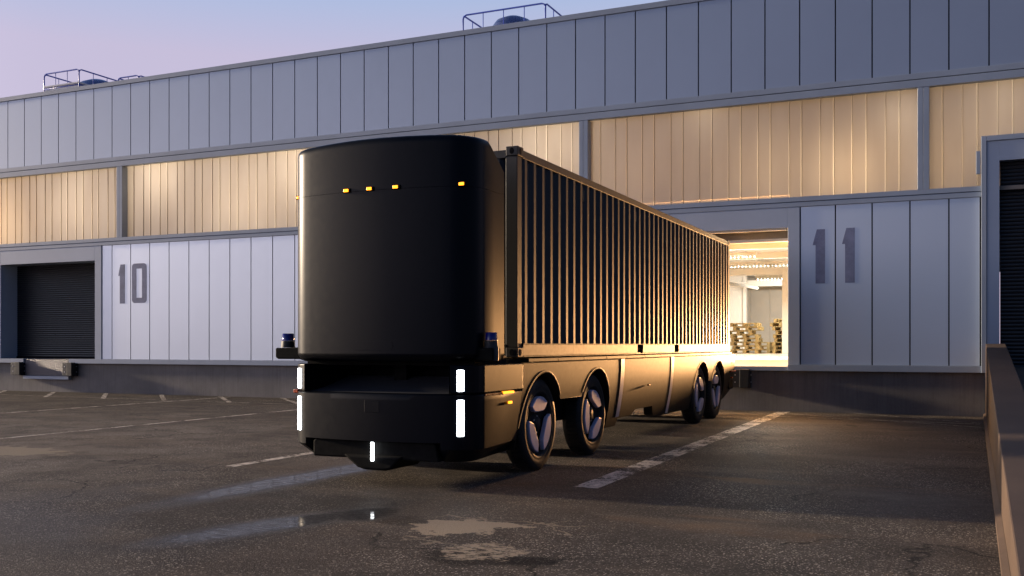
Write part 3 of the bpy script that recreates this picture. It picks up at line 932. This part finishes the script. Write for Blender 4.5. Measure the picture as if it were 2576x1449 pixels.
# --- cab shell
rowsz = [(1.445, 0.10), (1.45, 0.055), (1.475, 0.02), (1.52, 0.0), (1.535, 0.0), (1.6, 0.0), (2.2, 0.0), (3.0, 0.0), (3.3965, 0.0)]
rowsz2 = [(3.400, 0.0), (3.66, 0.0), (3.88, 0.0), (3.90, 0.0), (3.935, 0.006), (3.955, 0.018), (3.968, 0.04), (3.972, 0.07)]
def cab_rows(rz):
    rows = []
    for z, ins in rz:
        yr = YB if z <= 3.66 else YB - (z - 3.66) * 1.45
        o = outline(z, ins, yr)
        # the front top leans up slightly towards the middle
        rows.append([(x, y, z + (0.03 * (1 - ((x - TX) / HW) ** 2) if z > 3.6 else 0)) for x, y in o])
    return rows
def shell(rz, cap_top, cap_bot):
    rows = cab_rows(rz)
    mb = MB().grid(rows)
    n = len(rows[0])
    nr = len(rows)
    base = 0
    # back closing strip
    for i in range(nr - 1):
        mb.f.append((i * n, (i + 1) * n, (i + 1) * n + n - 1, i * n + n - 1)); mb.sm.append(False)
    if cap_top:
        mb.f.append(tuple((nr - 1) * n + k for k in range(n))); mb.sm.append(False)
    if cap_bot:
        mb.f.append(tuple(n - 1 - k for k in range(n))); mb.sm.append(False)
    return mb
cab = shell(rowsz, True, True).build('cab', M['cab'], tr, autos=40)
shell(rowsz2, True, True).build('roof_cowl', M['cab'], cab, autos=40)
# faint recessed oblong hatch low on the front
def front_y(x):    # x relative to TX
    return 9.70 + 0.10 * (x / 1.0) ** 2
def face_patch(x0, x1, z0, z1, r, off, mat, name, parent):
    cols = []
    n = 40
    for i in range(n + 1):
        x = x0 + (x1 - x0) * i / n
        d = max(0.0, r - (x - x0), r - (x1 - x))
        dz = r - math.sqrt(max(0.0, r * r - d * d))
        y = front_y(x) - off
        cols.append([(TX + x, y + 0.02, z0 + dz), (TX + x, y, z0 + dz + 0.001), (TX + x, y, z1 - dz - 0.001), (TX + x, y + 0.02, z1 - dz)])
    return MB().grid(cols, smooth=False).build(name, mat, parent, recalc=False)
face_patch(-0.26, 0.30, 1.575, 1.675, 0.045, 0.003, M['cab'], 'front_hatch', cab)
# marker lamps on the cab brow
for dx in (-1.14, -0.32, 0.0, 0.34, 1.12):
    if dx == -1.14:
        y = 9.93
    else:
        y = front_y(dx)
    mb = MB().box(TX + dx - 0.055, TX + dx + 0.055, y - 0.016, y + 0.03, 3.390, 3.440)
    hb = mb.build('marker_lamp', M['black'], tr, bevel=0.006)
    MB().box(TX + dx - 0.034, TX + dx + 0.031, y - 0.028, y - 0.0165, 3.398, 3.432).build('lens', M['amber'], hb, bevel=0.005)
# --- camera arms
def sensor_arm(sgn):
    xs = lambda a: TX + sgn * a
    x0, x1 = sorted((xs(1.20), xs(1.60)))
    pts = [(1.16, 1.42), (1.30, 1.455), (1.62, 1.455), (1.66, 1.475), (1.66, 1.595), (1.18, 1.605)]
    arm = MB().prism([(xs(a), z) for a, z in pts], 10.12, 10.34, 'y').build('sensor_arm', M['black'], tr, bevel=0.018, seg=3)
    c = (xs(1.545), 10.23, 0)
    MB().lathe([(1.60, 0.090), (1.61, 0.088), (1.68, 0.082), (1.682, 0.074)], 'z', c, 28).build('sensor_collar', M['bumper_rubber'], arm, autos=40)
    MB().lathe([(1.683, 0.078), (1.768, 0.072), (1.775, 0.066), (1.776, 0.0)], 'z', c, 28).build('sensor_glass', M['sensor_blue'], arm, autos=40)
    MB().lathe([(1.60, 0.014), (1.635, 0.014), (1.637, 0.0)], 'z', (xs(1.27), 10.2, 0), 10).build('aerial_stub', M['bumper_rubber'], arm)
sensor_arm(-1)
# the right arm is folded back along the cab flank, only its end shows
arm = MB().box(TX + 1.16, TX + 1.40, 10.02, 10.24, 1.455, 1.60).build('sensor_arm', M['black'], tr, bevel=0.02, seg=3)
c = (TX + 1.335, 10.12, 0)
MB().lathe([(1.455, 0.085), (1.60, 0.085), (1.61, 0.078), (1.68, 0.074)], 'z', c, 28).build('sensor_collar', M['bumper_rubber'], arm, autos=40)
MB().lathe([(1.683, 0.070), (1.766, 0.066), (1.773, 0.060), (1.774, 0.0)], 'z', c, 28).build('sensor_glass', M['sensor_blue'], arm, autos=40)
# --- bumper body: full wrap below, two cheeks above with an open shelf between
def curve(z):
    return 0.14 * max(0.0, (1.36 - z) / 1.05) ** 1.8
def wrap(rz, yr=11.2):
    rows = []
    for z, ins in rz:
        rows.append([(x - math.copysign(1, x - TX) * curve(z) * min(1, max(0, (y - 10.15) / 1.05)), y + (0.16 if z < 0.531 and -0.87 < x - TX < 0.82 else 0), z) for x, y in outline(z, ins, yr)])
    mb = MB().grid(rows)
    n = len(rows[0]); nr = len(rows)
    mb.f.append(tuple((nr - 1) * n + k for k in range(n))); mb.sm.append(False)
    mb.f.append(tuple(n - 1 - k for k in range(n))); mb.sm.append(False)
    return mb
bump = wrap([(0.30, 0.17), (0.31, 0.14), (0.46, 0.0), (0.53, 0.0), (0.5325, 0.0), (0.6, 0.0), (0.7, 0.0), (0.8, 0.0), (0.9, 0.0), (1.0, 0.0), (1.062, 0.0), (1.078, 0.012), (1.084, 0.03)], 11.22).build('front_bumper', M['cab'], tr, autos=38)
ol = outline(0, 0.0, 11.22)
def cheek(sgn):
    pts = [p for p in ol if sgn * (p[0] - TX) > 0.985]
    pts = sorted(pts, key=lambda p: (p[1], -sgn * p[0])) if False else ([p for p in ol if sgn * (p[0] - TX) > 0.985])
    # close along an inner line
    if sgn > 0:
        xin = TX + 0.975
        poly = [(xin, front_y(0.975))] + pts + [(xin, 11.22)]
    else:
        xin = TX - 0.975
        poly = pts + [(xin, front_y(0.975)), (xin, 11.22)]
    return MB().prism(poly, 1.086, 1.405, 'z').build('front_cheek', M['cab'], tr, bevel=0.014, seg=3)
cheek(1); cheek(-1)
# shelf rising back between the cheeks, dark gap above, central strut
sh_rows = []
for t in [i / 8 for i in range(9)]:
    yy, zz = 9.76 + 0.72 * t, 1.084 + 0.17 * t ** 1.5
    sh_rows.append([(TX + u * (0.97 - 0.16 * t), yy + (0.10 * u * u) * (1 - t), zz) for u in [k / 6 - 1 for k in range(13)]])
sh_rows.append([(x, y, 1.0) for x, y, z in sh_rows[-1]])
MB().grid(sh_rows).build('front_shelf', M['shelf'], tr, recalc=False, autos=40)
for sg in (-1, 1):
    MB().add([(TX + sg * 0.972, 9.79, 1.086), (TX + sg * 0.972, 9.79, 1.40), (TX + sg * 0.80, 10.50, 1.40), (TX + sg * 0.80, 10.50, 1.086)], [(0, 1, 2, 3)]).build('shelf_side', M['cab'], tr, recalc=False)
MB().box(TX - 0.07, TX + 0.10, 10.35, 10.5, 1.15, 1.45).box(TX - 0.97, TX + 0.97, 10.7, 10.8, 1.1, 1.44).build_each('front_strut', M['black'], tr, bevel=0.01)
MB().box(TX - 1.14, TX + 1.14, 10.08, 10.95, 1.392, 1.468).box(TX - 1.0, TX + 1.0, 10.62, 10.68, 1.02, 1.40).build('front_bulkhead', M['black'], tr)
# lower grille: sunken black panel with a rounded bulge
mb = MB().prism([(TX - 0.86, 0.315), (TX - 0.86, 0.50), (TX - 0.82, 0.53), (TX + 0.76, 0.53), (TX + 0.80, 0.50), (TX + 0.84, 0.315)], 9.80, 10.2, 'y')
gr = mb.build('lower_grille', M['black'], tr, bevel=0.02, seg=2)
MB().prism([(TX - 0.42, 0.36), (TX - 0.22, 0.215), (TX - 0.12, 0.19), (TX + 0.16, 0.19), (TX + 0.24, 0.21), (TX + 0.38, 0.36)], 9.76, 10.4, 'y').build('sensor_pod', M['black'], gr, bevel=0.03, seg=3)
MB().box(TX - 0.018, TX + 0.018, 9.735, 9.757, 0.30, 0.515).build('centre_light', M['led_small'], tr, bevel=0.004)
MB().box(TX - 0.08, TX + 0.12, 9.699, 9.72, 0.86, 0.99).build('badge_plate', M['cab'], tr, bevel=0.004)
# light bars: stacks of thin white blades
def light_bar(sgn, x, z0, z1, w=0.082):
    Rr = 0.346
    sa = min(1, (abs(x) - HW + Rr) / Rr)
    a = math.asin(sa)
    yc = 9.70 + 0.44 - Rr * math.cos(a)
    n = int(round((z1 - z0) / 0.0175))
    m = MB(); core_ = MB()
    for i in range(n):
        z = z0 + (i + 0.5) * (z1 - z0) / n
        m.box(-w / 2, w / 2, -0.013, 0.03, z - 0.0048, z + 0.0048)
    core_.box(-w * 0.38, w * 0.38, -0.009, 0.028, z0, z1)
    for q in (m, core_):      # turn to lie on the curved corner
        q.v = [(TX + x + u * math.cos(sgn * a) - v * math.sin(sgn * a), yc + u * math.sin(sgn * a) + v * math.cos(sgn * a), z) for u, v, z in q.v]
    hb = core_.build('headlight', M['led'], tr)
    m.build('light_blade', M['led'], hb)
for sg in (-1, 1):
    light_bar(sg, sg * 1.085, 1.112, 1.352)
    light_bar(sg, sg * 1.085, 0.612, 1.018)
# --- side skirts with wheel arches
WC = [11.93, 13.97, 20.55, 22.08]
AR = 0.68
def arch(yc, z_start, n=16, r=AR, zc=0.60):
    pts = []
    for i in range(n + 1):
        a = math.pi - math.pi * i / n
        pts.append((yc + r * math.cos(a), zc + r * math.sin(a)))
    return pts
def skirt_outline():
    p = [(10.12, 1.405), (10.12, 0.46), (10.35, 0.33), (11.15, 0.33)]
    p += [(WC[0] - AR, 0.34)]
    a1 = arch(WC[0], 0); a2 = arch(WC[1], 0)
    a1 = [q for q in a1 if not (q[0] > WC[0] and q[1] < 0.92)]
    a2 = [q for q in a2 if not (q[0] < WC[1] and q[1] < 0.92)]
    p += a1 + [(WC[0] + 0.60, 0.90), (WC[1] - 0.60, 0.90)] + a2
    p += [(WC[1] + AR, 0.34), (15.15, 0.34), (15.22, 0.46), (15.9, 0.46), (16.1, 0.55), (17.1, 0.55), (17.25, 0.38), (17.5, 0.34), (WC[2] - AR, 0.34)]
    a3 = arch(WC[2], 0); a4 = arch(WC[3], 0)
    a3 = [q for q in a3 if not (q[0] > WC[2] + 0.4 and q[1] < 0.86)]
    a4 = [q for q in a4 if not (q[0] < WC[3] - 0.4 and q[1] < 0.86)]
    p += a3 + a4 + [(WC[3] + AR, 0.36), (23.0, 0.40), (23.72, 0.62), (23.76, 1.405)]
    return p
so_ = skirt_outline()
YF = 11.22
def bend(o, sgn):
    """slice the flat panel into level bands and tuck it in towards the bottom"""
    import bmesh
    bm = bmesh.new(); bm.from_mesh(o.data)
    for z in [0.42, 0.5, 0.58, 0.66, 0.74, 0.82, 0.9, 0.98, 1.06, 1.14, 1.22, 1.3]:
        bmesh.ops.bisect_plane(bm, geom=bm.verts[:] + bm.edges[:] + bm.faces[:], plane_co=(0, 0, z), plane_no=(0, 0, 1))
    for v in bm.verts:
        v.co.x -= sgn * curve(v.co.z)
    bm.to_mesh(o.data); bm.free()
    for p in o.data.polygons:
        p.use_smooth = True
    o.data.set_sharp_from_angle(angle=R(25))
def skirt(sgn):
    pts = [q for q in so_]
    pts[0] = (YF + 0.003, 1.405); pts[1] = (YF + 0.003, 0.33)
    pts = [pts[0], pts[1]] + pts[4:]
    outer = TX + sgn * HW
    inner = TX + sgn * (HW - 0.16)
    lo, hi = sorted((outer, inner))
    o = MB().prism(pts, lo, hi, 'x').build('side_skirt', M['skirt'], tr, bevel=0.03, seg=3)
    bend(o, sgn)
    o.modifiers['bevel'].angle_limit = R(45)
    return o
for sg in (-1, 1):
    sk = skirt(sg)
    # pressed lips round each arch, standing proud of the skirt
    for yc, zlo_f, zlo_r in ((WC[0], 0.4, 0.95), (WC[1], 0.95, 0.4), (WC[2], 0.4, 0.9), (WC[3], 0.9, 0.4)):
        pin = []; pout = []
        for i in range(41):
            a = math.pi - math.pi * i / 40
            z = 0.60 + AR * math.sin(a)
            if (a > math.pi / 2 and z < zlo_f) or (a < math.pi / 2 and z < zlo_r):
                continue
            pin.append((yc + (AR - 0.012) * math.cos(a), 0.60 + (AR - 0.012) * math.sin(a)))
            pout.append((yc + (AR + 0.022) * math.cos(a), 0.60 + (AR + 0.022) * math.sin(a)))
        xo = TX + sg * (HW + 0.003)
        xi = TX + sg * (HW - 0.13)
        n = len(pin)
        rows = [[(xi - sg * curve(z), y, z) for y, z in pin], [(xo - sg * curve(z), y, z) for y, z in pin], [(TX + sg * (HW + 0.004 - curve(z)), y, z) for y, z in pout], [(TX + sg * (HW - 0.01 - curve(z)), y + (0.03 if y > yc else -0.03), z + 0.01) for y, z in pout]]
        MB().grid(rows).build('arch_lip', M['skirt'], sk, recalc=True)
    for ys, zb in ((15.07, 0.50), (18.06, 0.36)):
        zs = [1.408, 1.30, 1.15, 1.0, 0.85, 0.7, 0.6, zb]
        prof = [(TX + sg * (HW + 0.008 - curve(z)), z) for z in zs] + [(TX + sg * (HW - 0.20), 0.33)]
        for w0_, w1_, off, nm, mt in ((ys, ys + 0.17, 0.0, 'skirt_band', M['strap']), (ys - 0.014, ys + 0.184, -0.005, 'band_gap', M['seam'])):
            MB().grid([[(x + sg * off, w0_, z) for x, z in prof], [(x + sg * off, w1_, z) for x, z in prof]]).build(nm, mt, sk, recalc=False, autos=30)
    # amber side lights
    x = TX + sg * (HW - 0.006)
    def lamp(y0, y1, z0, z1, mat, d=0.014, name='side_marker'):
        a, b = sorted((x - sg * 0.01, x + sg * d))
        return MB().box(a, b, y0, y1, z0, z1).build(name, mat, tr, bevel=0.004)
    lamp(10.62, 10.93, 1.055, 1.082, M['amber'], 0.016, 'turn_light')
    lamp(10.14, 10.615, 1.055, 1.078, M['amber_dim'], 0.013, 'turn_light')
    lamp(10.80, 10.88, 0.930, 0.960, M['amber'])
    lamp(16.55, 16.63, 0.930, 0.955, M['amber_off'], 0.03)
    lamp(23.25, 23.78, 1.00, 1.03, M['amber_off'], 0.02)
    lamp(23.30, 23.40, 0.86, 0.885, M['amber_off'], 0.03)
    lamp(23.4, 23.44, 1.20, 1.225, M['black'], 0.01, 'plug')
# reflector ends that stand out at the left silhouette
MB().box(TX - HW - 0.035, TX - HW + 0.03, 9.98, 10.10, 1.045, 1.09).build('turn_light', M['amber_off'], tr, bevel=0.008)
# chassis core, deck strip, rear
MB().box(TX - 0.9, TX + 0.9, 10.9, 23.5, 0.55, 1.38).box(TX - 1.10, TX + 1.10, 14.72, 19.8, 0.58, 1.39).box(TX - 1.10, TX + 1.10, 10.6, 11.2, 0.5, 1.38).box(TX - 1.2, TX + 1.2, 23.3, 23.72, 0.6, 1.39).build_each('chassis_frame', M['black'], tr)
dk = MB()
y = 11.42
while y < 23.4:
    for sg in (-1, 1):
        a, b = sorted((TX + sg * 0.8, TX + sg * 1.235))
        dk.box(a, b, y, y + 0.985, 1.418, 1.462)
    y += 1.0
dk.build_each('deck_strip', M['skirt'], tr, bevel=0.004)
MB().box(TX - 1.2, TX + 1.2, 11.25, 23.6, 1.392, 1.416).box(TX - 1.15, TX + 1.15, 11.0, 11.35, 1.39, 1.46).build_each('deck_bed', M['black'], tr)
# --- wheels
def make_wheel():
    w = bpy.data.objects.new('wheel', None); col.objects.link(w); w.empty_display_size = 0.2
    r = 0.60
    prof = [(-0.30, 0.36), (-0.30, 0.50), (-0.27, 0.565), (-0.22, 0.592), (-0.16, r), (-0.06, 0.598), (-0.035, 0.590), (-0.018, 0.572), (-0.006, 0.55), (0.0, 0.51), (0.0, 0.47), (-0.006, 0.455), (-0.002, 0.44), (-0.004, 0.425), (-0.02, 0.405), (-0.05, 0.395), (-0.09, 0.385)]
    t = MB().lathe(prof, 'x', (0, 0, 0), 72)
    # shoulder tread grooves
    for i in range(60):
        a = 2 * math.pi * i / 60
        ca, sa = math.cos(a), math.sin(a)
        def pt(ax, rad, dt):
            return (ax, rad * math.cos(a + dt), rad * math.sin(a + dt))
        t.add([pt(-0.20, 0.607, -0.02), pt(-0.20, 0.607, 0.02), pt(-0.045, 0.606, 0.035), pt(-0.045, 0.606, 0.0), pt(-0.20, 0.58, -0.02), pt(-0.20, 0.58, 0.02), pt(-0.03, 0.58, 0.035), pt(-0.03, 0.58, 0.0)],
              [(0, 1, 2, 3), (0, 4, 5, 1), (1, 5, 6, 2), (2, 6, 7, 3), (3, 7, 4, 0)])
    t.build('tyre', M['tyre'], w)
    MB().lathe([(-0.10, 0.395), (-0.045, 0.392), (-0.035, 0.38), (-0.06, 0.36), (-0.10, 0.30), (-0.11, 0.15), (-0.06, 0.125), (-0.055, 0.10), (-0.03, 0.085), (-0.028, 0.0)], 'x', (0, 0, 0), 56).build('rim', M['rim'], w)
    nb = MB()
    for i in range(6):
        a = i * math.pi / 3 + 0.4
        nb.lathe([(-0.07, 0.013), (-0.045, 0.013), (-0.043, 0.0)], 'x', (0, 0.105 * math.cos(a), 0.105 * math.sin(a)), 6)
    nb.build_each('wheel_nut', M['bolt'], w)
    for k in range(3):
        a0 = R(90 + 120 * k)
        pts = []
        rr_ = 0.365
        n = 10
        for i in range(n + 1):
            a = R(-45 + 90 * i / n)
            pts.append((rr_ * math.cos(a), rr_ * math.sin(a)))
        pts += [(0.225, 0.215), (0.190, 0.185), (0.175, 0.12), (0.165, -0.10), (0.175, -0.155), (0.21, -0.205)]
        q = [(u * math.cos(a0) - v * math.sin(a0), u * math.sin(a0) + v * math.cos(a0)) for u, v in pts]
        MB().prism(q, -0.055, 0.006, 'x').build('rim_cover', M['blade'], w, bevel=0.012, seg=3)
    return w
w0 = make_wheel()
first = True
rots = [4, -27, -32, 3]
for sg in (1, -1):
    for i, yc in enumerate(WC):
        w = w0 if first else copy_tree(w0)
        first = False
        w.parent = tr
        w.location = (sg * (HW - 0.07), yc - 16.7, 0.60)
        w.rotation_euler = (R(rots[i] * (1 if sg > 0 else -1)), 0, 0 if sg > 0 else math.pi)

# ================================================================== container
cn = empty('shipping_container', (TX, 17.2, 1.48), 'dark forty-foot corrugated shipping container resting on the black truck', 'container')
CX0, CX1 = TX - 1.22, TX + 1.22
Y0, Y1 = 11.11, 23.30
Z0c, Z1c = 1.48, 4.07
m = MB()
for x0, x1 in ((CX0 + 0.012, CX0 + 0.17), (CX1 - 0.17, CX1 - 0.012)):
    m.box(x0, x1, Y0 + 0.012, Y0 + 0.15, Z0c + 0.118, Z1c - 0.118)
    m.box(x0, x1, Y1 - 0.15, Y1 - 0.012, Z0c + 0.118, Z1c - 0.118)
m.build_each('corner_post', M['container'], cn, bevel=0.008)
m = MB()
for x0, x1 in ((CX0 + 0.010, CX0 + 0.07), (CX1 - 0.07, CX1 - 0.010)):
    m.box(x0, x1, Y0 + 0.178, Y1 - 0.178, 3.945, 4.045)
m.box(CX0 + 0.162, CX1 - 0.162, Y0 + 0.01, Y0 + 0.08, 3.93, 4.03).box(CX0 + 0.162, CX1 - 0.162, Y1 - 0.08, Y1 - 0.01, 3.93, 4.03)
m.build_each('top_rail', M['container'], cn, bevel=0.006)
m = MB()
for x0, x1 in ((CX0 + 0.004, CX0 + 0.06), (CX1 - 0.06, CX1 - 0.004)):
    for a, b in ((Y0 + 0.178, 16.05), (16.37, 18.40), (18.70, Y1 - 0.178)):
        m.box(x0, x1, a, b, 1.495, 1.640)
m.box(CX0 + 0.162, CX1 - 0.162, Y0 + 0.01, Y0 + 0.08, 1.50, 1.64).box(CX0 + 0.162, CX1 - 0.162, Y1 - 0.08, Y1 - 0.01, 1.50, 1.64)
m.build_each('bottom_rail', M['container'], cn, bevel=0.005)
m = MB()
for x0, x1 in ((CX0 - 0.002, CX0 + 0.068), (CX1 - 0.068, CX1 + 0.002)):
    m.box(x0, x1, Y0 + 0.178, Y1 - 0.178, 1.6405, 1.650)
    m.box(x0, x1, Y0 + 0.178, Y1 - 0.178, 1.484, 1.4945)
m.build_each('rail_flange', M['container'], cn, bevel=0.002, seg=1)
# castings with oval holes
def casting(x, y, z, sx_, sy_):
    c_ = MB().box(x, x + 0.162, y, y + 0.178, z, z + 0.118).build('corner_casting', M['container'], cn, bevel=0.008)
    h_ = MB()
    xf = x + 0.162 if sx_ > 0 else x
    a, b = sorted((xf - sx_ * 0.004, xf + sx_ * 0.0025))
    ov = [(y + 0.089 + 0.024 * math.cos(t) + 0.0, z + 0.059 + 0.040 * math.sin(t) * (1.0)) for t in [2 * math.pi * k / 20 for k in range(20)]]
    h_.prism(ov, a, b, 'x')
    yf = y if sy_ < 0 else y + 0.178
    a, b = sorted((yf + sy_ * 0.0025, yf - sy_ * 0.004))
    ov = [(x + 0.081 + 0.030 * math.cos(t), z + 0.059 + 0.040 * math.sin(t)) for t in [2 * math.pi * k / 20 for k in range(20)]]
    h_.prism(ov, a, b, 'y')
    h_.build_each('casting_hole', M['seam'], c_)
for (x, sx_) in ((CX0, -1), (CX1 - 0.162, 1)):
    for (y, sy_) in ((Y0, -1), (Y1 - 0.178, 1)):
        casting(x, y, Z0c, sx_, sy_); casting(x, y, Z1c - 0.118, sx_, sy_)
# corrugated walls
def corr(u0, u1, pitch, depth, z0, z1, place):
    n = int(round((u1 - u0) / pitch)); pitch = (u1 - u0) / n
    pts = []
    cw = 0.070; sl = 0.068
    for i in range(n):
        s0 = u0 + i * pitch
        lowl = (pitch - cw - 2 * sl)
        pts += [(s0, depth), (s0 + lowl * 0.5, depth), (s0 + lowl * 0.5 + sl, 0), (s0 + lowl * 0.5 + sl + cw, 0), (s0 + lowl * 0.5 + 2 * sl + cw, depth)]
    pts.append((u1, depth))
    return MB().grid([[place(u, d, z0) for u, d in pts], [place(u, d, z1) for u, d in pts]], smooth=False)
for sg in (-1, 1):
    xo = TX + sg * (1.22 - 0.016)
    corr(Y0 + 0.15, Y1 - 0.15, 0.2825, 0.040, 1.645, 3.95, lambda u, d, z: (xo - sg * d, u, z)).build('side_wall', M['container_rib'], cn, recalc=False)
    vt = MB()
    for yy in (13.50, 16.02, 20.1, 21.9):
        a, b = sorted((xo - sg * 0.042, xo - sg * 0.012))
        vt.box(a, b, yy - 0.045, yy + 0.045, 3.70, 3.86)
    vt.build_each('vent_cover', M['container'], cn, bevel=0.004)
corr(CX0 + 0.16, CX1 - 0.16, 0.25, 0.045, 1.645, 3.93, lambda u, d, z: (u, Y0 + 0.02 + d, z)).build('end_wall', M['container_rib'], cn, recalc=False)
MB().box(CX0 + 0.07, CX1 - 0.07, Y0 + 0.08, Y1 - 0.08, 4.005, 4.03).build('roof_sheet', M['container'], cn)
dr = MB().box(CX0 + 0.172, TX - 0.005, Y1 - 0.07, Y1 - 0.02, 1.65, 3.92).box(TX + 0.005, CX1 - 0.172, Y1 - 0.07, Y1 - 0.02, 1.65, 3.92)
dr = dr.build('rear_door', M['container'], cn, bevel=0.006)
lb = MB()
for x in (-0.85, -0.35, 0.35, 0.85):
    lb.tube([(TX + x, Y1 - 0.0, 1.6), (TX + x, Y1 - 0.0, 3.98)], 0.014, 8)
lb.build_each('locking_bar', M['bolt'], dr)
MB().box(CX0 + 0.07, CX1 - 0.07, Y0 + 0.09, Y1 - 0.09, 1.50, 1.56).build('floor_pan', M['black'], cn)
